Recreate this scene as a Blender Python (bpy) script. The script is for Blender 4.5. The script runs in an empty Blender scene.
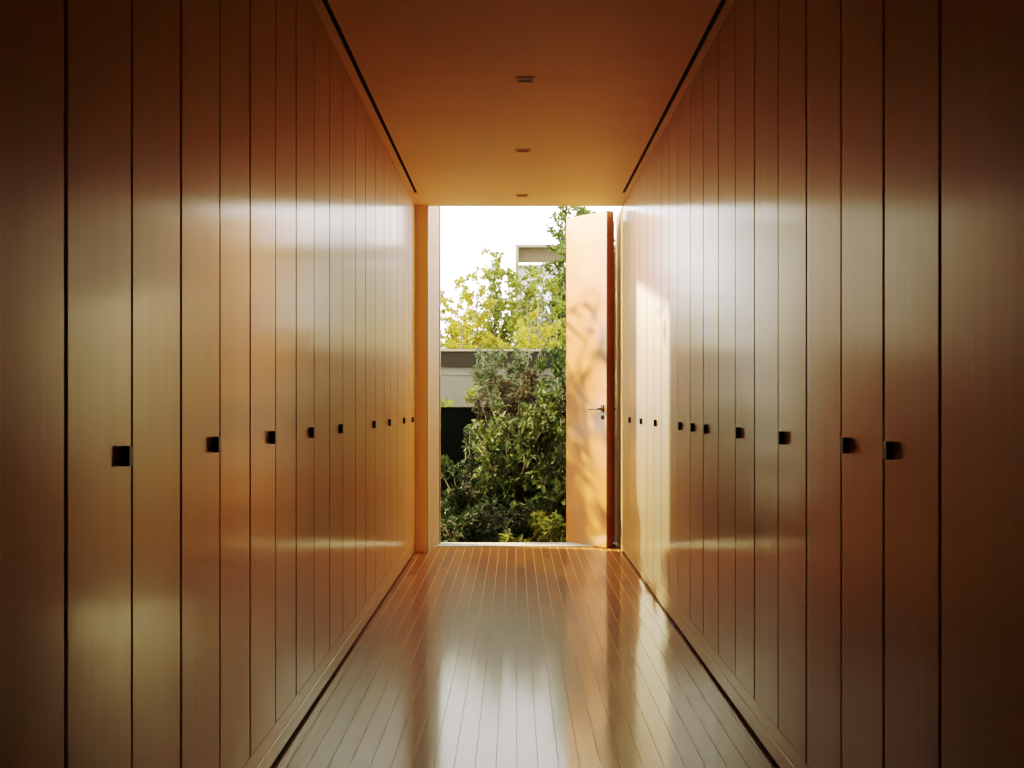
import bpy, bmesh, math, random
import numpy as np
from mathutils import Vector, Matrix
random.seed(7)
rng = np.random.default_rng(11)
scene = bpy.context.scene
COL = scene.collection

# ------------------------------------------------------------------ layout constants (metres)
XL, XR = -0.786, 0.85          # wardrobe fronts
CEIL = 2.74
CAMZ = 1.19
ENDY = 11.03                   # end of the corridor
BACKY = -2.4

# ------------------------------------------------------------------ helpers
def link(o, parent=None):
    COL.objects.link(o)
    if parent: o.parent = parent
    return o

def tag(o, label=None, cat=None, group=None, kind=None):
    if label: o['label'] = label
    if cat: o['category'] = cat
    if group: o['group'] = group
    if kind: o['kind'] = kind
    return o

def empty(name, loc, label, cat, group=None, kind=None):
    o = bpy.data.objects.new(name, None)
    o.empty_display_size = 0.1
    o.location = loc
    link(o)
    return tag(o, label, cat, group, kind)

def box(bm, x0, x1, y0, y1, z0, z1, bev=0.0, seg=2):
    vs = [bm.verts.new((x, y, z)) for x in (x0, x1) for y in (y0, y1) for z in (z0, z1)]
    f = [(0, 1, 3, 2), (4, 6, 7, 5), (0, 4, 5, 1), (2, 3, 7, 6), (0, 2, 6, 4), (1, 5, 7, 3)]
    fs = [bm.faces.new([vs[i] for i in q]) for q in f]
    if bev:
        es = list({e for q in fs for e in q.edges})
        bmesh.ops.bevel(bm, geom=es, offset=bev, segments=seg, affect='EDGES', profile=0.5)

def prism(bm, pts, z0, z1):
    lo = [bm.verts.new((x, y, z0)) for x, y in pts]
    hi = [bm.verts.new((x, y, z1)) for x, y in pts]
    n = len(pts)
    bm.faces.new(lo[::-1]); bm.faces.new(hi)
    for i in range(n):
        bm.faces.new((lo[i], lo[(i+1) % n], hi[(i+1) % n], hi[i]))

def tube(bm, pts, radii, n=8):
    pts = [Vector(p) for p in pts]
    if not hasattr(radii, '__len__'): radii = [radii]*len(pts)
    rings = []
    for i, p in enumerate(pts):
        d = (pts[min(i+1, len(pts)-1)] - pts[max(i-1, 0)])
        if d.length < 1e-6: d = Vector((0, 0, 1))
        d.normalize()
        u = d.orthogonal() if abs(d.z) > .95 else d.cross(Vector((0, 0, 1)))
        u.normalize(); v = d.cross(u)
        rings.append([bm.verts.new(p + radii[i]*(math.cos(2*math.pi*k/n)*u + math.sin(2*math.pi*k/n)*v)) for k in range(n)])
    for a, b in zip(rings, rings[1:]):
        for k in range(n):
            bm.faces.new((a[k], a[(k+1) % n], b[(k+1) % n], b[k]))
    bm.faces.new(rings[0][::-1]); bm.faces.new(rings[-1])

def obj(name, bm, m, parent=None, smooth=False, **kw):
    bmesh.ops.recalc_face_normals(bm, faces=bm.faces)
    me = bpy.data.meshes.new(name)
    bm.to_mesh(me); bm.free()
    if smooth:
        me.polygons.foreach_set('use_smooth', [True]*len(me.polygons))
    me.materials.append(m)
    o = bpy.data.objects.new(name, me)
    link(o, parent)
    return tag(o, **kw)

def boxobj(name, dims, m, parent=None, bev=0.0, **kw):
    bm = bmesh.new(); box(bm, *dims, bev=bev)
    return obj(name, bm, m, parent, **kw)

# ------------------------------------------------------------------ materials
def mat(name):
    m = bpy.data.materials.new(name); m.use_nodes = True
    nt = m.node_tree
    b = nt.nodes['Principled BSDF']
    return m, nt, b

def N(nt, t, **kw):
    n = nt.nodes.new(t)
    for k, v in kw.items(): setattr(n, k, v)
    return n

def simple(name, col, rough=0.5, spec=0.5, metal=0.0, coat=0.0, coatr=0.1, noise=0.0, nscale=(8, 8, 8)):
    m, nt, b = mat(name)
    b.inputs['Roughness'].default_value = rough
    b.inputs['Specular IOR Level'].default_value = spec
    b.inputs['Metallic'].default_value = metal
    b.inputs['Coat Weight'].default_value = coat
    b.inputs['Coat Roughness'].default_value = coatr
    tc = N(nt, 'ShaderNodeTexCoord'); mp = N(nt, 'ShaderNodeMapping')
    mp.inputs['Scale'].default_value = nscale
    nz = N(nt, 'ShaderNodeTexNoise'); nz.inputs['Scale'].default_value = 1.0; nz.inputs['Detail'].default_value = 5
    rp = N(nt, 'ShaderNodeValToRGB')
    lo = [c*(1-noise) for c in col]; hi = [min(1, c*(1+noise)) for c in col]
    rp.color_ramp.elements[0].position = 0.3; rp.color_ramp.elements[1].position = 0.7
    rp.color_ramp.elements[0].color = (*lo, 1); rp.color_ramp.elements[1].color = (*hi, 1)
    nt.links.new(tc.outputs['Object'], mp.inputs['Vector']); nt.links.new(mp.outputs[0], nz.inputs['Vector'])
    nt.links.new(nz.outputs['Fac'], rp.inputs[0]); nt.links.new(rp.outputs[0], b.inputs['Base Color'])
    return m

def wood(name, col, rough=0.35, coat=0.6, coatr=0.2, var=0.10, grain=(90, 90, 1.2), cior=1.5, spec=0.5):
    """satin lacquered veneer, fine vertical grain"""
    m, nt, b = mat(name)
    tc = N(nt, 'ShaderNodeTexCoord'); mp = N(nt, 'ShaderNodeMapping')
    mp.inputs['Scale'].default_value = grain
    nz = N(nt, 'ShaderNodeTexNoise'); nz.inputs['Scale'].default_value = 1.0
    nz.inputs['Detail'].default_value = 6; nz.inputs['Roughness'].default_value = 0.6
    n2 = N(nt, 'ShaderNodeTexNoise'); n2.inputs['Scale'].default_value = 0.08; n2.inputs['Detail'].default_value = 2
    oi = N(nt, 'ShaderNodeObjectInfo')
    mx = N(nt, 'ShaderNodeMix'); mx.data_type = 'FLOAT'; mx.inputs[0].default_value = 0.35
    rp = N(nt, 'ShaderNodeValToRGB')
    rp.color_ramp.elements[0].position = 0.3; rp.color_ramp.elements[1].position = 0.7
    rp.color_ramp.elements[0].color = (*[c*(1-var) for c in col], 1)
    rp.color_ramp.elements[1].color = (*[min(1, c*(1+var)) for c in col], 1)
    hs = N(nt, 'ShaderNodeHueSaturation')
    mr = N(nt, 'ShaderNodeMapRange'); mr.inputs['To Min'].default_value = 0.94; mr.inputs['To Max'].default_value = 1.06
    L = nt.links.new
    L(tc.outputs['Object'], mp.inputs['Vector']); L(mp.outputs[0], nz.inputs['Vector']); L(mp.outputs[0], n2.inputs['Vector'])
    L(nz.outputs['Fac'], mx.inputs[2]); L(n2.outputs['Fac'], mx.inputs[3])
    L(mx.outputs[0], rp.inputs[0]); L(rp.outputs[0], hs.inputs['Color'])
    L(oi.outputs['Random'], mr.inputs['Value']); L(mr.outputs[0], hs.inputs['Value'])
    L(hs.outputs[0], b.inputs['Base Color'])
    b.inputs['Roughness'].default_value = rough
    b.inputs['Coat Weight'].default_value = coat
    b.inputs['Coat Roughness'].default_value = coatr
    b.inputs['Coat IOR'].default_value = cior; b.inputs['Specular IOR Level'].default_value = spec
    bp = N(nt, 'ShaderNodeBump'); bp.inputs['Strength'].default_value = 0.03; bp.inputs['Distance'].default_value = 0.002
    L(nz.outputs['Fac'], bp.inputs['Height']); L(bp.outputs[0], b.inputs['Normal'])
    return m

def leafmat(name, cols, trans=0.35, rough=0.45, spec=0.4):
    """leaf colour differs from leaf to leaf"""
    m, nt, b = mat(name)
    g = N(nt, 'ShaderNodeNewGeometry')
    rp = N(nt, 'ShaderNodeValToRGB')
    els = rp.color_ramp.elements
    while len(els) < len(cols): els.new(0.5)
    for i, c in enumerate(cols):
        els[i].position = i/(len(cols)-1); els[i].color = (*c, 1)
    L = nt.links.new
    L(g.outputs['Random Per Island'], rp.inputs[0]); L(rp.outputs[0], b.inputs['Base Color'])
    b.inputs['Roughness'].default_value = rough; b.inputs['Specular IOR Level'].default_value = spec
    tr = N(nt, 'ShaderNodeBsdfTranslucent'); L(rp.outputs[0], tr.inputs['Color'])
    mx = N(nt, 'ShaderNodeMixShader'); mx.inputs[0].default_value = trans
    out = nt.nodes['Material Output']
    L(b.outputs[0], mx.inputs[1]); L(tr.outputs[0], mx.inputs[2]); L(mx.outputs[0], out.inputs['Surface'])
    return m

VENEER = (0.60, 0.322, 0.100)
M_panel = wood('veneer', VENEER, rough=0.5, coat=0.55, coatr=0.15, cior=1.42, spec=0.15)
M_rail = wood('veneer_rail', (0.60, 0.325, 0.102), rough=0.5, coat=0.55, coatr=0.15, cior=1.42, spec=0.15, grain=(90, 1.2, 90))
M_pier = wood('veneer_pier', (0.82, 0.68, 0.52), rough=0.4, coat=0.5, coatr=0.25)
M_door = wood('door_veneer', (0.37, 0.094, 0.014), rough=0.5, spec=0.2, cior=1.6, coat=0.9, coatr=0.10, var=0.08, grain=(70, 70, 1.0))
M_edge = wood('door_edge_lipping', (0.11, 0.018, 0.004), rough=0.4, coat=0.6, coatr=0.2)
M_carcass = simple('dark_carcass', (0.012, 0.006, 0.003), rough=0.9, spec=0.1, noise=0.2)
M_black = simple('black_gap', (0.006, 0.004, 0.003), rough=0.9, spec=0.1, noise=0.2)
M_knob = simple('blackened_knob', (0.006, 0.005, 0.004), rough=0.45, spec=0.4, noise=0.3, nscale=(60, 60, 60))
M_iron = simple('dark_bronze', (0.012, 0.009, 0.007), rough=0.5, spec=0.25, metal=0.0, noise=0.3, nscale=(50, 50, 50))
M_ceil = simple('ceiling_plaster', (0.92, 0.80, 0.65), rough=0.6, spec=0.3, noise=0.04, nscale=(1.5, 1.5, 1.5))
M_light = simple('downlight_frame', (0.62, 0.42, 0.27), rough=0.4, noise=0.05)
M_lightin = simple('downlight_well', (0.10, 0.055, 0.03), rough=0.6, noise=0.2)
M_sill = simple('pale_stone', (0.32, 0.29, 0.25), rough=0.6, spec=0.2, noise=0.08, nscale=(20, 20, 20))
M_plaster = simple('pale_render', (0.62, 0.60, 0.57), rough=0.85, noise=0.08, nscale=(3, 3, 3))

def floor_material():
    m, nt, b = mat('varnished_boards'); L = nt.links.new
    tc = N(nt, 'ShaderNodeTexCoord'); sp = N(nt, 'ShaderNodeSeparateXYZ')
    L(tc.outputs['Object'], sp.inputs[0])
    PITCH = 0.0684
    def M(op, a, bb=None, c=None):
        n = N(nt, 'ShaderNodeMath', operation=op)
        for i, v in enumerate((a, bb, c)):
            if v is None: continue
            if isinstance(v, (int, float)): n.inputs[i].default_value = v
            else: L(v, n.inputs[i])
        return n.outputs[0]
    u = M('DIVIDE', M('SUBTRACT', sp.outputs['X'], 0.0065), PITCH)
    bid = M('FLOOR', u)
    fr = M('SUBTRACT', u, bid)
    edge = M('MINIMUM', fr, M('SUBTRACT', 1.0, fr))
    seam = M('LESS_THAN', edge, 0.021)
    cmb = N(nt, 'ShaderNodeCombineXYZ'); L(bid, cmb.inputs[0])
    off = N(nt, 'ShaderNodeTexWhiteNoise', noise_dimensions='1D'); L(bid, off.inputs['W'])
    yoff = M('ADD', M('DIVIDE', sp.outputs['Y'], 1.9), M('MULTIPLY', off.outputs['Value'], 3.0))
    L(M('FLOOR', yoff), cmb.inputs[1])
    wn = N(nt, 'ShaderNodeTexWhiteNoise', noise_dimensions='2D'); L(cmb.outputs[0], wn.inputs['Vector'])
    mp = N(nt, 'ShaderNodeMapping'); mp.inputs['Scale'].default_value = (60, 2.2, 60)
    L(tc.outputs['Object'], mp.inputs['Vector'])
    nz = N(nt, 'ShaderNodeTexNoise'); nz.inputs['Scale'].default_value = 1; nz.inputs['Detail'].default_value = 6
    L(mp.outputs[0], nz.inputs['Vector'])
    f = M('ADD', M('MULTIPLY', wn.outputs['Value'], 0.55), M('MULTIPLY', nz.outputs['Fac'], 0.45))
    rp = N(nt, 'ShaderNodeValToRGB')
    rp.color_ramp.elements[0].position = 0.15; rp.color_ramp.elements[1].position = 0.85
    rp.color_ramp.elements[0].color = (0.16, 0.046, 0.013, 1); rp.color_ramp.elements[1].color = (0.30, 0.095, 0.028, 1)
    L(f, rp.inputs[0])
    mx = N(nt, 'ShaderNodeMix'); mx.data_type = 'RGBA'
    L(seam, mx.inputs[0]); L(rp.outputs[0], mx.inputs[6]); mx.inputs[7].default_value = (0.66, 0.44, 0.27, 1)
    L(mx.outputs[2], b.inputs['Base Color'])
    b.inputs['Roughness'].default_value = 0.34
    b.inputs['IOR'].default_value = 1.45
    b.inputs['Coat IOR'].default_value = 1.6; b.inputs['Coat Roughness'].default_value = 0.10
    L(M('SUBTRACT', 0.32, M('MULTIPLY', seam, 0.28)), b.inputs['Coat Weight'])
    b.inputs['Specular IOR Level'].default_value = 0.007
    h = M('MULTIPLY', seam, -1.0)
    bp = N(nt, 'ShaderNodeBump'); bp.inputs['Strength'].default_value = 0.08; bp.inputs['Distance'].default_value = 0.002
    hh = h
    L(hh, bp.inputs['Height']); L(bp.outputs[0], b.inputs['Normal'])
    return m
M_floor = floor_material()

# ------------------------------------------------------------------ room shell
boxobj('floor', (-1.5, 1.6, BACKY-.2, 11.44, -0.12, 0.0), M_floor, label='dark varnished timber board floor with pale seams running down the corridor', cat='floor', kind='structure')
# the ceiling: centre panel, a strip on each side beyond the slots, an end strip
SLX, SRX, SW, SEND = -0.737, 0.808, 0.024, 10.42
bm = bmesh.new()
T = 0.05
box(bm, SLX+SW/2, SRX-SW/2, BACKY, SEND, CEIL, CEIL+T)
box(bm, -1.5, SLX-SW/2, BACKY, SEND, CEIL, CEIL+T)
box(bm, SRX+SW/2, 1.6, BACKY, SEND, CEIL, CEIL+T)
box(bm, -1.5, 1.6, SEND, 11.12, CEIL, CEIL+T)
box(bm, -1.5, 1.6, BACKY-.2, 11.12, CEIL+T+.06, CEIL+T+.3)
obj('ceiling', bm, M_ceil, label='smooth warm cream ceiling over the corridor', cat='ceiling', kind='structure')
boxobj('trim_1', (SLX-SW/2+.0005, SLX+SW/2-.0005, BACKY, SEND-.001, CEIL+.006, CEIL+T+.058), M_black, label='dark ceiling slot along the shaded wardrobe wall', cat='slot', kind='structure')
boxobj('trim_2', (SRX-SW/2+.0005, SRX+SW/2-.0005, BACKY, SEND-.001, CEIL+.006, CEIL+T+.058), M_black, label='dark ceiling slot along the sunlit wardrobe wall', cat='slot', kind='structure')
boxobj('wall_left', (-1.5, -1.4, BACKY, ENDY, 0, CEIL), M_plaster, label='plain wall behind the shaded row of wardrobes', cat='wall', kind='structure')
boxobj('wall_right', (1.5, 1.6, BACKY, ENDY, 0, CEIL), M_plaster, label='plain wall behind the sunlit row of wardrobes', cat='wall', kind='structure')
boxobj('wall_back', (-1.5, 1.6, BACKY-.2, BACKY, 0, CEIL), M_pier, label='wooden end wall behind the viewer', cat='wall', kind='structure')
# end wall: pier with splayed reveal on one side of the opening, plain jamb on the other
bm = bmesh.new()
prism(bm, [(-1.5, ENDY), (-0.689, ENDY), (-0.689, 11.66), (-1.5, 11.66)], 0, CEIL)
prism(bm, [(-1.5, 11.125), (-0.689, 11.125), (-0.689, 11.66), (-1.5, 11.66)], CEIL, CEIL+.7)
obj('wall_front', bm, M_pier, label='wooden pier with pale reveal at the side of the garden opening', cat='wall', kind='structure')
M_reveal = simple('reveal_paint', (0.42, 0.28, 0.19), rough=0.6, spec=0.2, noise=0.05)
bm = bmesh.new()
prism(bm, [(-0.6885, ENDY-.001), (-0.685, ENDY-.001), (-0.683, 11.30), (-0.632, 11.62), (-0.632, 11.66), (-0.6885, 11.66)], 0, CEIL-.001)
prism(bm, [(-0.6885, 11.13), (-0.684, 11.13), (-0.683, 11.30), (-0.632, 11.62), (-0.632, 11.66), (-0.6885, 11.66)], CEIL-.001, CEIL+.69)
obj('trim_7', bm, M_reveal, label='pale pinkish splayed reveal lining the pier at the opening', cat='reveal', kind='structure')
boxobj('trim_3', (-0.66, -0.622, 11.66, 11.72, 0, CEIL+.69), simple('grey_metal_trim', (0.30, 0.29, 0.28), rough=0.4, metal=0.3, noise=0.1),
       label='thin grey metal edge trim at the garden opening', cat='trim', kind='structure')
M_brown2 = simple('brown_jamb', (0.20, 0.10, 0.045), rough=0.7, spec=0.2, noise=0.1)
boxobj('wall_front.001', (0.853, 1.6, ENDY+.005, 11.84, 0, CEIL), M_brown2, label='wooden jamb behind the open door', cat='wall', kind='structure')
M_brown = simple('blocker_brown', (0.10, 0.055, 0.03), rough=0.9, spec=0.1, noise=0.1)
boxobj('niche_shade_wall', (0.853, 1.1, 11.845, 14.1, -0.1, 2.45), M_brown, label='unseen dark brown wall added to shade the niche behind the open door', cat='wall', kind='structure')  # added out of view to keep sky light off the door's back
boxobj('niche_shade_panel', (0.475, 0.852, 12.0, 12.1, -0.1, CEIL), M_brown, label='unseen dark brown panel added to darken the gap behind the open door', cat='wall', kind='structure')  # added panel, blocks light so the niche behind the leaf stays dark
boxobj('trim_4', (-0.64, 0.87, 11.45, 11.74, -0.12, 0.008), M_sill, bev=.003, label='pale stone threshold under the garden opening', cat='threshold', kind='structure')
# plinths: continuous boards below the wardrobes with a shadow gap at the floor
boxobj('baseboard_left', (XL-.03, XL, BACKY, ENDY, 0.016, 0.0735), M_rail, bev=.001, label='long wooden plinth board under the shaded wardrobes', cat='baseboard', kind='structure')
boxobj('baseboard_right', (XR, XR+.03, BACKY, ENDY, 0.016, 0.0735), M_rail, bev=.001, label='long wooden plinth board under the sunlit wardrobes', cat='baseboard', kind='structure')
boxobj('trim_5', (XL-.04, XL-.006, BACKY, ENDY, 0.0, 0.0155), M_black, label='dark shadow gap along the floor below the shaded plinth', cat='trim', kind='structure')
boxobj('trim_6', (XR+.006, XR+.04, BACKY, ENDY, 0.0, 0.0155), M_black, label='dark shadow gap along the floor below the sunlit plinth', cat='trim', kind='structure')

# ------------------------------------------------------------------ wardrobes
GU, GD = 0.020, 0.014          # gap between units, gap between the two doors of a unit
Z0, ZR, ZD = 0.078, 0.130, 0.132
ZT = CEIL - 0.020
TH = 0.022
def wardrobe(side, ys, knob_panels, label, group):
    """side -1: shaded wall, +1: sunlit wall. ys: door edges, near to far. knob on the far edge of each door listed."""
    y0, y1 = ys[0], ys[-1]
    X = XL if side < 0 else XR
    root = empty('wardrobe', (X, y0, 0.0), label, 'wardrobe', group)
    def bx(name, d0, d1, ya, yb, za, zb, m, par=root, bev=0.0):
        # d: depth into the wall from the front face; negative: proud of it
        xa, xb = sorted((side*d0, side*d1))
        off = par.location if par is not root else Vector((0, 0, 0))
        b = bmesh.new(); box(b, xa, xb, ya-y0, yb-y0, za, zb, bev=bev)
        return obj(name, b, m, par)
    bx('carcass', TH+.004, 0.54, y0+.001, y1-.001, Z0, ZT+.017, M_carcass)
    bx('bottom_rail', 0.0008, TH, y0, y1, Z0, ZR, M_rail)
    bx('top_rail', 0.0005, TH, y0, y1, ZT+.004, ZT+.018, M_rail)
    for i in range(len(ys)-1):
        a = ys[i] + (GU/2 if i == 0 else GD/2)
        c = ys[i+1] - (GU/2 if i == len(ys)-2 else GD/2)
        d = bx('door', 0.0, TH, a, c, ZD, ZT, M_panel, bev=.0015)
        if i in knob_panels:
            yg = ys[i+1]
            far = yg - min(.018*yg, .13)
            zc = CAMZ - .85*(.128 + .0042*(yg-2.8))
            bx('knob', -0.018, -0.0002, far-.032, far, zc-.0205, zc+.0205, M_knob, par=d, bev=.0015)
    return root

ORD = ['first', 'second', 'third', 'fourth', 'fifth', 'sixth', 'seventh', 'eighth', 'ninth', 'tenth', 'eleventh', 'twelfth']
left_units = [  # door edges along the corridor, doors with a knob
    ([1.61, 2.03, 2.451], [0]),
    ([2.451, 2.873, 3.295], [0]),
    ([3.295, 3.730, 4.156], [0]),
    ([4.156, 4.599, 5.030], [0]),
    ([5.030, 5.480, 5.940], [0]),
    ([5.940, 6.394, 6.904], [0]),
    ([6.904, 7.366], []),
    ([7.366, 7.883, 8.407], [0]),
    ([8.407, 8.831, 9.373], [0]),
    ([9.373, 9.967, 10.38], [0]),
    ([10.38, 10.79, 11.025], [0]),
]
right_units = [
    ([1.88, 2.31, 2.801], [0]),
    ([2.801, 3.229], [0]),
    ([3.229, 3.650, 4.085], [0]),
    ([4.085, 4.523, 4.969], [0]),
    ([4.969, 5.401, 5.853], [0]),
    ([5.853, 6.320], [0]),
    ([6.320, 6.792], [0]),
    ([6.792, 7.305, 7.722], [0]),
    ([7.722, 8.14], []),
    ([8.14, 8.567, 9.05], [0]),
    ([9.05, 9.535, 9.98], [0]),
    ([9.98, 10.44, 11.025], [0]),
]
def unit_label(i, n, ys, kn, wall):
    doors = 'two-door' if len(ys) == 3 else 'single-door'
    k = 'with black knob' if kn else 'without knob'
    near, farr = i+1, n-i
    where = ('nearest the viewer' if i == 0 else 'last one beside the garden opening' if i == n-1
             else f'{ORD[i]} from the viewer' if near <= farr else f'{ORD[farr-1]} from the garden opening')
    return f'{doors} wooden wardrobe {k}, {where} on the {wall} wall'
for i, (ys, kn) in enumerate(left_units):
    wardrobe(-1, ys, kn, unit_label(i, len(left_units), ys, kn, 'shaded'), 'wardrobes along the shaded wall')
for i, (ys, kn) in enumerate(right_units):
    wardrobe(1, ys, kn, unit_label(i, len(right_units), ys, kn, 'sunlit'), 'wardrobes along the sunlit wall')
# plain fillers that carry both rows on behind the viewer
for side, X, y in ((-1, XL, 1.60), (1, XR, 1.87)):
    for k in range(4):
        a, b_ = y-(k+1)*.95, y-k*.95
        w = 'shaded' if side < 0 else 'sunlit'
        wardrobe(side, [a, (a+b_)/2, b_], [], f'plain wooden wardrobe {ORD[k]} behind the viewer on the {w} wall', f'wardrobes behind the viewer on the {w} wall')

# ------------------------------------------------------------------ the open pivot door
DN, DF = Vector((0.739, 11.305)), Vector((0.432, 11.80))
dv = (DF-DN); WID = dv.length
ang = math.atan2(dv.y, dv.x)
TK = 0.070
door = empty('door_1', (DN.x, DN.y, 0), 'tall orange wooden pivot door standing open, dappled with leaf shadows', 'door', kind='structure')
door.rotation_euler = (0, 0, ang)
# local: x along the leaf away from the viewer, +y is the face side lit by the added spot
H = 2.732
b = bmesh.new(); box(b, 0.004, WID, -TK, 0, 0.008, H, bev=.0015)
obj('leaf', b, M_door, door)
b = bmesh.new(); box(b, 0.0, 0.0038, -TK, -0.001, 0.008, H)
obj('edge_lipping', b, M_edge, door, label='dark red door edge')
def lever(s, y):
    hz = CAMZ - (409-401.5)/1400*11.35
    b = bmesh.new()
    yb = y
    box(b, 0.035, 0.075, min(yb, yb+s*.008), max(yb, yb+s*.008), hz-.028, hz+.034, bev=.002)   # rose plate
    tube(b, [(0.055, yb+s*.006, hz), (0.055, yb+s*.052, hz)], .009, 10)
    tube(b, [(0.050, yb+s*.050, hz), (0.10, yb+s*.052, hz), (0.165, yb+s*.050, hz-.002), (0.185, yb+s*.047, hz-.002)], [.0095, .009, .008, .0075], 10)
    obj('lever_handle', b, M_iron, door, smooth=False, label='dark bronze lever handle')
    b = bmesh.new()
    box(b, 0.038, 0.072, min(yb, yb+s*.007), max(yb, yb+s*.007), hz-.085, hz-.048, bev=.002)
    tube(b, [(0.055, yb+s*.006, hz-.066), (0.055, yb+s*.016, hz-.066)], .010, 10)
    obj('keyhole_plate', b, M_iron, door, label='dark bronze keyhole plate')
# which local side faces the viewer: the leaf body lies on -y
lever(1, 0.0); lever(-1, -TK)
b = bmesh.new()
box(b, 0.004, 0.13, -TK-.028, -TK-.001, 0.010, 0.030, bev=.003)
obj('floor_bolt', b, M_iron, door, label='dark metal bolt at the foot of the door')

# ------------------------------------------------------------------ downlights
for k, (px, py, lab) in enumerate(((525, 79, 'small square recessed ceiling downlight, first from the viewer'),
                                   (523, 150, 'small square recessed ceiling downlight, middle one of the row'),
                                   (522, 195, 'small square recessed ceiling downlight closest to the garden opening'))):
    Y = (CEIL-CAMZ)*1400/(401.5-py); X = (px-515)*Y/1400
    t = empty('ceiling_downlight', (X, Y, CEIL), lab, 'downlight', 'square ceiling downlights')
    s, w = .047, .013
    b = bmesh.new()
    for q in ((-s, s, -s, -s+w), (-s, s, s-w, s), (-s, -s+w, -s+w, s-w), (s-w, s, -s+w, s-w)):
        box(b, *q, -.007, -.0005)
    obj('frame', b, M_light, t)
    b = bmesh.new(); box(b, -s+w, s-w, -s+w, s-w, -.0025, -.0006)
    obj('lens', b, M_lightin, t, label='dark recessed lens')

# ------------------------------------------------------------------ planting
def leaf_mesh(name, P, D, Nn, Ls, Ws, m, parent):
    """P base points, D directions, Nn normals; six-sided folded leaf each"""
    n = len(P)
    D = D/np.linalg.norm(D, axis=1, keepdims=True)
    S = np.cross(D, Nn); S /= np.maximum(np.linalg.norm(S, axis=1, keepdims=True), 1e-6)
    U = np.cross(S, D)
    L = Ls[:, None]; W = Ws[:, None]
    tip = P + D*L - U*L*.18
    v = np.empty((n, 6, 3))
    v[:, 0] = P
    v[:, 1] = P + D*L*.35 + S*W*.5 + U*W*.16
    v[:, 2] = P + D*L*.72 + S*W*.36 + U*W*.06 - U*L*.06
    v[:, 3] = tip
    v[:, 4] = P + D*L*.72 - S*W*.36 + U*W*.06 - U*L*.06
    v[:, 5] = P + D*L*.35 - S*W*.5 + U*W*.16
    me = bpy.data.meshes.new(name)
    idx = np.arange(n)[:, None]*6
    f = np.concatenate([idx + np.array([[0, 1, 2, 3]]), idx + np.array([[0, 3, 4, 5]])], axis=1).reshape(-1)
    me.vertices.add(n*6); me.vertices.foreach_set('co', v.reshape(-1))
    me.loops.add(n*8); me.loops.foreach_set('vertex_index', f.astype(np.int32))
    me.polygons.add(n*2); me.polygons.foreach_set('loop_start', np.arange(0, n*8, 4, dtype=np.int32))
    me.update(calc_edges=True); me.validate()
    me.materials.append(m)
    o = bpy.data.objects.new(name, me)
    link(o, parent)
    return o

def rand_dirs(n, up=0.0):
    d = rng.normal(size=(n, 3)); d[:, 2] += up
    return d/np.linalg.norm(d, axis=1, keepdims=True)

def unit(v): return v/np.linalg.norm(v)

def branchy(name, loc, label, group, m_leaf, m_bark, stems, leaves_per_m, L, W, twig=(0.25, 6), droop=0.0, spread=0.06, r0=0.012, cat='shrub', up=0.4, bare=.25):
    """A plant grown as stems with side twigs; leaves sit along the twigs. stems: list of polylines (local coords)."""
    root = empty(name, loc, label, cat, group)
    bm = bmesh.new(); P = []; D = []
    for pts in stems:
        pts = [np.array(p, float) for p in pts]
        n = len(pts)
        tube(bm, pts, [r0*(1-.75*i/(n-1)) for i in range(n)], 6)
        for i in range(n-1):
            seg = pts[i+1]-pts[i]; ln = np.linalg.norm(seg)
            k = max(1, int(round(ln*twig[1])))
            for j in range(k):
                t = (j+rng.random())/k
                if i == 0 and t < bare: continue
                frac = (i+t)/(n-1)
                p = pts[i]+seg*t
                d = unit(rng.normal(size=3)+np.array([0, 0, up])+.4*unit(seg))
                l = twig[0]*(1.1-.6*frac)*(.6+.7*rng.random())
                mid = p+d*l*.5; end = p+d*l+np.array([0, 0, -droop*l])
                tube(bm, [p, mid, end], [r0*.35, r0*.25, r0*.12], 4)
                nl = max(2, int(l*leaves_per_m*1.6))
                for q in range(nl):
                    tt = rng.random()**.7
                    base = (p*(1-tt)+mid*tt*2*(1-tt)*.5+end*tt) if False else (p+(end-p)*tt)
                    P.append(base+rng.normal(size=3)*spread*.3)
                    D.append(unit(d*.5+rng.normal(size=3)*.8+np.array([0, 0, -droop*.8])))
    obj('stem' if cat == 'shrub' else 'trunk', bm, m_bark, root, smooth=True)
    P = np.array(P); D = np.array(D); n = len(P)
    Ls = L*(.6+.8*rng.random(n)); Ws = W*(.6+.8*rng.random(n))
    leaf_mesh('foliage', P, D, rand_dirs(n, 1.2), Ls, Ws, m_leaf, root)
    return root

def stems_in(w, d, h, n, lean=0.3, seg=5):
    out = []
    for k in range(n):
        x0, y0 = (rng.random()-.5)*w*.55, (rng.random()-.5)*d*.55
        x1, y1 = (rng.random()-.5)*w*1.0, (rng.random()-.5)*d*1.0
        hh = h*(.55+.45*rng.random())
        pts = []
        for i in range(seg+1):
            t = i/seg
            pts.append((x0+(x1-x0)*t**1.3+rng.normal()*.02, y0+(y1-y0)*t**1.3+rng.normal()*.02, hh*t))
        out.append(pts)
    return out

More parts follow.
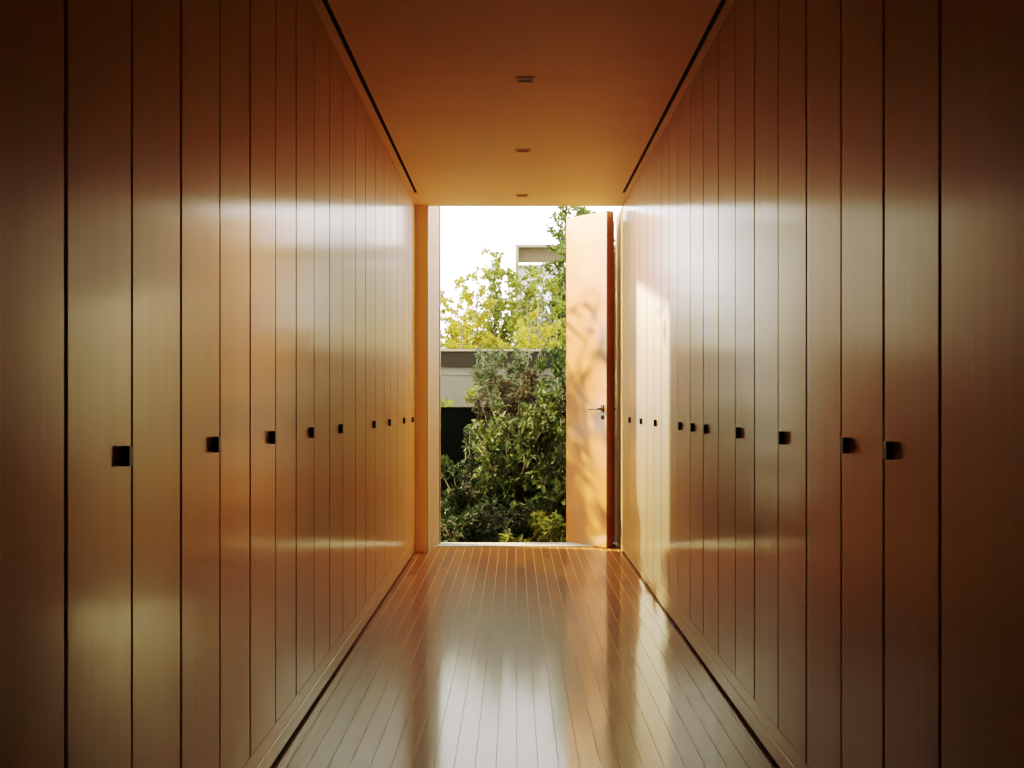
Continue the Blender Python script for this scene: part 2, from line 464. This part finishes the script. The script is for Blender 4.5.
M_bark = simple('bark', (0.10, 0.075, 0.055), rough=0.9, noise=0.3, nscale=(20, 20, 8))
M_twig = simple('pale_twig', (0.16, 0.13, 0.10), rough=0.9, noise=0.2, nscale=(20, 20, 8))
G_dark = leafmat('leaf_dark', [(0.0043, 0.0098, 0.0031), (0.0108, 0.0200, 0.0057), (0.0199, 0.0308, 0.0093)], .25, .55, .15)
G_mid = leafmat('leaf_mid', [(0.0119, 0.0234, 0.0048), (0.0307, 0.0490, 0.0116), (0.0618, 0.0767, 0.0226)], .3, .55, .15)
G_blue = leafmat('leaf_bluegreen', [(0.0067, 0.0134, 0.0071), (0.0183, 0.0298, 0.0172), (0.0432, 0.0567, 0.0345)], .25, .55, .15)
G_brown = leafmat('leaf_brownish', [(0.0166, 0.0125, 0.0063), (0.0332, 0.0263, 0.0129), (0.0633, 0.0507, 0.0315)], .3, .55, .15)
G_pale = leafmat('leaf_pale', [(0.0420, 0.0588, 0.0252), (0.0840, 0.1050, 0.0546), (0.1428, 0.1596, 0.1092)], .35, .55, .15)
G_yel = leafmat('leaf_yellow', [(0.1350, 0.1800, 0.0270), (0.3060, 0.3060, 0.0360), (0.4680, 0.3780, 0.0450), (0.3780, 0.1800, 0.0450)], .45, .55, .15)
G_yelg = leafmat('leaf_yellowgreen', [(0.0454, 0.0778, 0.0130), (0.1166, 0.1555, 0.0259), (0.2074, 0.2333, 0.0454), (0.2592, 0.2138, 0.0389)], .45, .55, .15)
G_tree = leafmat('leaf_tree', [(0.0264, 0.0449, 0.0106), (0.0581, 0.0845, 0.0185), (0.1162, 0.1373, 0.0317)], .4, .55, .15)

def at(px, Y): return (px-515)*Y/1400
def zt(py, Y): return CAMZ+(401.5-py)*Y/1400

# ground outside
b = bmesh.new(); box(b, -14, 14, 11.75, 40, -0.5, -0.10)
obj('ground', b, simple('dark_soil', (0.035, 0.028, 0.018), rough=0.95, noise=0.4, nscale=(6, 6, 6)), label='dark garden soil outside the opening', cat='ground', kind='structure')

# dark fence, pale garden wall with dark capping band
FY = 14.2
fence = empty('garden_fence', (at(480, FY), FY, -0.1), 'tall near-black solid fence in front of the pale garden wall', 'fence')
b = bmesh.new(); x0, x1 = -0.79-at(480, FY), 1.9
ztop = zt(407, FY)+.1
box(b, x0, x1, 0, .03, 0, ztop-.02)
M_fence = simple('charcoal_fence', (0.0012, 0.0015, 0.0014), rough=1.0, spec=0.0, noise=0.3, nscale=(4, 4, 1))
obj('panel', b, M_fence, fence)
b = bmesh.new(); box(b, x0, x1, -.012, .042, ztop-.02, ztop, bev=.003); obj('cap_rail', b, M_fence, fence)
for xx in (x0+.03, x0+1.2, x1-.06):
    b = bmesh.new(); box(b, xx, xx+.05, .031, .08, 0, ztop-.021); obj('post', b, M_fence, fence)

WY = 16.2
wall = empty('garden_wall', (0, WY, -0.1), 'pale rendered garden wall with a dark band along its top', 'wall', kind='structure')
xa, xb = -0.98, 6.0
zb, ztp = zt(367, WY)+.1, zt(349.5, WY)+.1
b = bmesh.new(); box(b, xa, xb, 0, .2, 0, zb-.001); obj('pale_face', b, simple('weathered_render', (0.08, 0.0715, 0.06), rough=0.9, noise=0.14, nscale=(3, 3, 6)), wall)
b = bmesh.new(); box(b, xa, xb, -.012, 0.21, zt(375, WY)+.1, zt(373, WY)+.1); obj('ledge', b, simple('ledge_grey', (0.09, 0.083, 0.072), rough=0.9, noise=0.1), wall)
b = bmesh.new(); box(b, xa, xb, -.03, 0.23, zb, ztp-.02); obj('dark_band', b, simple('dark_band', (0.010, 0.008, 0.0075), rough=0.9, spec=0.15, noise=0.12, nscale=(2, 2, 8)), wall)
b = bmesh.new(); box(b, xa, xb, -.05, 0.25, ztp-.02, ztp); obj('coping', b, simple('coping', (0.22, 0.17, 0.13), rough=0.8, noise=0.1), wall)

# the concrete frame of a building beyond the trees
BY = 34.0
px0 = at(515.5, BY)
bld = empty('building', (px0, BY, -0.1), 'pale concrete framed house top rising behind the trees', 'building')
M_conc = simple('concrete', (0.22, 0.185, 0.14), rough=0.9, noise=0.1, nscale=(2, 2, 2))
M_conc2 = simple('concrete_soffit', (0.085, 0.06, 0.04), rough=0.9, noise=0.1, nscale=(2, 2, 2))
zt1, zt2, zt3 = zt(244.5, BY)+.1, zt(247, BY)+.1, zt(261, BY)+.1
b = bmesh.new(); box(b, 0, .07, 0, 3.0, 0, zt2); obj('side_wall', b, M_conc, bld)
b = bmesh.new(); box(b, 0, 4.6, 0, 3.0, zt2+.001, zt1); obj('roof_slab', b, M_conc, bld)
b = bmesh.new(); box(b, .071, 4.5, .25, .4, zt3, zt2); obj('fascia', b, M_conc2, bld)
b = bmesh.new(); box(b, .071, 4.5, 1.0, 1.05, zt3-1.6, zt3-.001); obj('window', b, simple('pale_glass', (0.72, 0.76, 0.80), rough=0.15, noise=0.03), bld)
b = bmesh.new(); box(b, .071, 4.5, .25, .4, 0, zt3-1.601); obj('lower_wall', b, M_conc, bld)

# low pale roof showing between the trees
RY = 24.0
roof = empty('shed', (at(519, RY), RY, -0.1), 'small pale flat-roofed shed half hidden by yellow foliage', 'shed')
b = bmesh.new(); box(b, 0, .36, 0, 1.2, 0, zt(339, RY)+.1); obj('wall', b, M_plaster, roof)
b = bmesh.new(); box(b, -.05, .42, -.06, 1.26, zt(339, RY)+.101, zt(336, RY)+.1); obj('roof', b, simple('grey_roof', (0.55, 0.52, 0.48), rough=0.8, noise=0.1), roof)

# ---- shrubs right outside the opening
def shrub(px, pw, ptop, Y, dens, m, L, W, label, n=9, depth=.6, group='garden shrubs by the opening', bark=M_bark, twig=(.24, 9), droop=.15, zb=-.1, pbot=None, up=.4):
    w = pw*Y/1400; h = zt(ptop, Y)-zb
    return branchy('garden_shrub', (at(px, Y), Y, zb), label, group, m, bark, stems_in(w, depth, h, n), dens, L, W, twig=twig, droop=droop, up=up)

shrub(520, 95, 398, 13.0, 120, G_mid, .065, .034, 'largest glossy green leafy shrub filling the middle of the garden opening', n=26, depth=.9)
shrub(553, 55, 392, 13.4, 110, G_mid, .07, .036, 'tall mid green shrub beside the open door', n=15, depth=.7)
shrub(545, 50, 470, 12.5, 110, G_mid, .075, .040, 'leafy green shrub low in front of the open door', n=9, depth=.45)
shrub(466, 62, 468, 12.9, 110, G_dark, .07, .032, 'dark green low shrub in front of the black fence', n=12, depth=.6)
shrub(462, 46, 515, 12.35, 120, G_dark, .055, .026, 'lowest dark green ground shrub at the threshold', n=9, depth=.35)
shrub(503, 50, 505, 12.4, 110, G_blue, .075, .026, 'fern-like blue green shrub at the threshold', n=7, depth=.35)
shrub(548, 38, 517, 12.2, 110, G_yelg, .055, .030, 'small lighter yellow green plant at the foot of the door', n=6, depth=.3)
shrub(520, 96, 374, 13.72, 190, G_brown, .05, .026, 'brownish flowering shrub above the green leaves', n=30, depth=.25)
shrub(508, 62, 346, 14.7, 200, G_pale, .065, .03, 'pale grey green feathery shrub reaching over the garden wall', n=22, depth=.5, bark=M_twig)
shrub(556, 40, 372, 14.8, 110, G_pale, .05, .022, 'pale twiggy shrub below the vine on the garden wall', n=7, depth=.4, bark=M_twig)
shrub(469, 10, 408, 13.3, 90, G_blue, .06, .036, 'slender climbing sprig in front of the black fence', n=3, depth=.15, twig=(.10, 12))
shrub(456, 34, 382, 15.2, 130, G_yelg, .08, .036, 'sparse yellow green sapling in front of the pale wall', n=9, depth=.3, twig=(.2, 6))
# vine over the top of the wall
branchy('climbing_vine', (at(552, 15.9), 15.9, -0.1), 'green vine hanging over the dark band of the wall', None, G_mid, M_bark,
        [[(x, 0, 0), (x*.9, .02, 1.0), (x+.05*rng.normal(), 0, 1.5), (x+.08*rng.normal(), -.03, zt(349, 15.9)+.1)] for x in (-.14, -.08, -.02, .04, .1, .15)],
        140, .06, .036, twig=(.13, 14), droop=.5, cat='vine')

# ---- trees beyond the wall
def tree(px, pw, ptop, Y, m, L, W, label, n=7, dens=60, twig=(.5, 5), zb=-.1, depth=1.0, group='trees beyond the garden wall', r0=.016, bark=M_bark, low=.35):
    w = pw*Y/1400; h = zt(ptop, Y)-zb
    st = []
    tz = h*low
    for k in range(n):
        a = rng.random()*6.28; rr = .5*w*(.3+.7*rng.random())
        hh = h*(1.0 if k == 0 else .62+.36*rng.random())
        if k == 0: rr *= .15
        ex, ey = rr*math.cos(a), rr*math.sin(a)*depth
        st.append([(0, 0, 0), (0.02*rng.normal(), 0, tz), (ex*.5, ey*.5, tz+(hh-tz)*.35), (ex*.9, ey*.9, tz+(hh-tz)*.7), (ex, ey, hh)])
    return branchy('garden_tree', (at(px, Y), Y, zb), label, group, m, bark, st, dens, L, W, twig=twig, r0=r0, cat='tree', droop=.1)
tree(452, 46, 290, 19.5, G_yel, .055, .036, 'small yellow tree closest to the wooden pier', n=9, dens=105, twig=(.42, 7), low=.3)
tree(477, 46, 268, 20.5, G_yel, .058, .036, 'yellow green tree with two slender tops', n=9, dens=105, twig=(.42, 7), low=.3)
tree(497, 46, 250, 21.5, G_yelg, .06, .038, 'yellow green tree rising beside the concrete house', n=10, dens=95, twig=(.5, 7), low=.3)
tree(541, 62, 266, 20.0, G_yelg, .058, .038, 'bushy yellow green tree in front of the concrete house', n=11, dens=105, twig=(.5, 7), low=.3)
tree(577, 88, 200, 22.5, G_tree, .07, .042, 'tallest green tree rising behind the open door', n=24, dens=95, twig=(.6, 7), low=.4, r0=.035)
tree(465, 70, 318, 18.0, G_yel, .055, .034, 'low golden tree just beyond the dark band of the wall', n=10, dens=105, twig=(.4, 8), low=.3)
tree(530, 90, 318, 18.2, G_yel, .055, .034, 'wide golden bush beyond the wall below the concrete house', n=12, dens=105, twig=(.4, 8), low=.3)
# pale bare-twigged tree
tree(537, 34, 288, 18.8, G_pale, .045, .02, 'pale twiggy tree with few leaves among the yellow trees', n=9, dens=20, twig=(.4, 8), low=.3, bark=M_twig, r0=.009)

# ---- planting at the side of the opening, beyond the pier
branchy('garden_tree', (-1.65, 12.6, -.1), 'slender drooping tree close by the outer side of the pier', None, G_dark, M_bark,
        [[(0, 0, 0), (.05, 0, 1.5), (.25*rng.random(), .15*rng.normal(), 2.0+.5*rng.random()), (.55*rng.random()+.1, .2*rng.normal(), 2.4+1.5*rng.random())] for k in range(13)],
        18, .22, .034, twig=(.32, 5), droop=.8, r0=.018, cat='tree', bare=1.1)
branchy('garden_shrub', (-1.95, 13.0, -.1), 'open long-leaved shrub next to the slender drooping tree', None, G_dark, M_bark,
        [[(0, 0, 0), (.03, 0, 1.3), (.2*rng.normal(), .2*rng.normal(), 1.6), (.35*rng.normal(), .3*rng.normal(), 1.8+.7*rng.random())] for k in range(9)],
        10, .20, .030, twig=(.30, 4), droop=.8, r0=.014, bare=1.1)
branchy('garden_tree', (-1.42, 19.4, -.1), 'yellow green tree past the end of the pale garden wall', None, G_yelg, M_bark,
        [[(0, 0, 0), (.02, 0, .5), (.2*rng.normal(), .2*rng.normal(), 1.4), (.3*rng.normal(), .3*rng.normal(), 2.2+.7*rng.random())] for k in range(6)],
        34, .08, .045, twig=(.35, 6), droop=.1, r0=.02, cat='tree')
branchy('garden_hedge', (-4.6, 14.6, -.1), 'tall green boundary hedge at the side of the garden', None, G_mid, M_bark,
        [[(x, y_, 0), (x+.05*rng.normal(), y_, 1.0), (x+.1*rng.normal(), y_+.05*rng.normal(), 2.1)] for x in np.linspace(-1.8, 1.8, 22) for y_ in (-.2, .2)],
        60, .08, .045, twig=(.28, 7), droop=.1, r0=.014, cat='hedge')
shrub(515-2.12*1400/15.2, 60, 345, 15.2, 90, G_mid, .08, .05, 'rounded green bush beside the added sun blocker', n=14, depth=.6, group=None)
# flat slab on posts added out of view to block the low sun
blocker = empty('sun_blocker', (-2.35, 16.0, -.1), 'unseen flat slab on posts added beside the garden to block low sun', 'sun_blocker')
b = bmesh.new(); box(b, -1.6, 1.35, 0, 2.2, 3.38, 3.98); obj('roof_slab', b, M_plaster, blocker)  # added slab, its edge cuts the top of the sun patch
for xx, yy in ((-1.5, .1), (-1.5, 2.0)):
    b = bmesh.new(); box(b, xx-.05, xx+.05, yy-.05, yy+.05, 0, 3.379); obj('post', b, M_plaster, blocker)
b = bmesh.new(); box(b, .45, 1.34, 1.3, 1.4, 0, 3.379); obj('sun_stop_panel', b, M_plaster, blocker)  # added panel, keeps sun off the jamb and the door's back

# ------------------------------------------------------------------ light
w = bpy.data.worlds.new('World'); scene.world = w; w.use_nodes = True
nt = w.node_tree; bg = nt.nodes['Background']
tc = N(nt, 'ShaderNodeTexCoord'); sp = N(nt, 'ShaderNodeSeparateXYZ')
rp = N(nt, 'ShaderNodeValToRGB')
rp.color_ramp.elements[0].position = 0.0; rp.color_ramp.elements[0].color = (1.0, 0.97, 0.93, 1)
rp.color_ramp.elements[1].position = 0.5; rp.color_ramp.elements[1].color = (0.97, 0.98, 1.0, 1)
nt.links.new(tc.outputs['Generated'], sp.inputs[0]); nt.links.new(sp.outputs['Z'], rp.inputs[0]); nt.links.new(rp.outputs[0], bg.inputs['Color'])
bg.inputs['Strength'].default_value = 5.5

def aim(o, target): 
    o.rotation_euler = (Vector(target)-o.location).to_track_quat('-Z', 'Y').to_euler()
sd = bpy.data.lights.new('low_sun', 'SUN'); sd.energy = 4; sd.color = (1.0, 0.80, 0.52); sd.angle = math.radians(0.6)
so = bpy.data.objects.new('low_sun', sd); link(so); so.location = (-4, 20, 5)
aim(so, so.location + Vector((0.365, -1, -0.15)))
sd = bpy.data.lights.new('door_fill_spot', 'SPOT'); sd.energy = 28000; sd.color = (1.0, 0.80, 0.52); sd.spot_size = math.radians(26); sd.spot_blend = 0.4; sd.shadow_soft_size = 0.10  # added spotlight for the open door leaf, with no real source behind it
so = bpy.data.objects.new('door_fill_spot', sd); link(so); so.location = (-7.4, 14.5, 5.2)
aim(so, (0.58, 11.55, 1.2))

# ------------------------------------------------------------------ camera
cd = bpy.data.cameras.new('camera'); co = bpy.data.objects.new('camera', cd); link(co)
co.location = (0, 0, CAMZ); co.rotation_euler = (math.radians(90), 0, 0)
cd.sensor_width = 36; cd.lens = 1400/1024*36
cd.shift_x = -3/1024; cd.shift_y = 17.5/1024
cd.clip_start = 0.05; cd.clip_end = 200
scene.camera = co

scene.view_settings.view_transform = 'Standard'
scene.view_settings.look = 'None'
scene.view_settings.exposure = 0.0
scene.view_settings.use_curve_mapping = True
cm = scene.view_settings.curve_mapping
cm.white_level = (4, 4, 4)
cv = cm.curves[3]
TONE = [(0, 0), (0.02, 0.035), (0.05, 0.110), (0.12, 0.250), (0.3, 0.455), (0.45, 0.54), (0.6, 0.60), (1.0, 0.72), (1.7, 0.86), (2.6, 0.95), (4.0, 1.0)]
cv.points[0].location = TONE[0]; cv.points[-1].location = (1, 1)
for x, y in TONE[1:-1]: cv.points.new(x/4, y)
def channel(k, pts):
    c = cm.curves[k]
    for x, y in pts: c.points.new(x, y)
channel(2, [(0.03, 0.021), (0.1, 0.088), (0.2, 0.196), (0.45, 0.475), (0.7, 0.725)])
channel(0, [(0.05, 0.053), (0.2, 0.212), (0.45, 0.458), (0.7, 0.70)])
for p in cv.points: p.handle_type = 'AUTO_CLAMPED'
cm.update()
cy = scene.cycles
cy.use_denoising = True
cy.max_bounces = 14; cy.diffuse_bounces = 8; cy.glossy_bounces = 6; cy.transparent_max_bounces = 8
cy.sample_clamp_indirect = 12
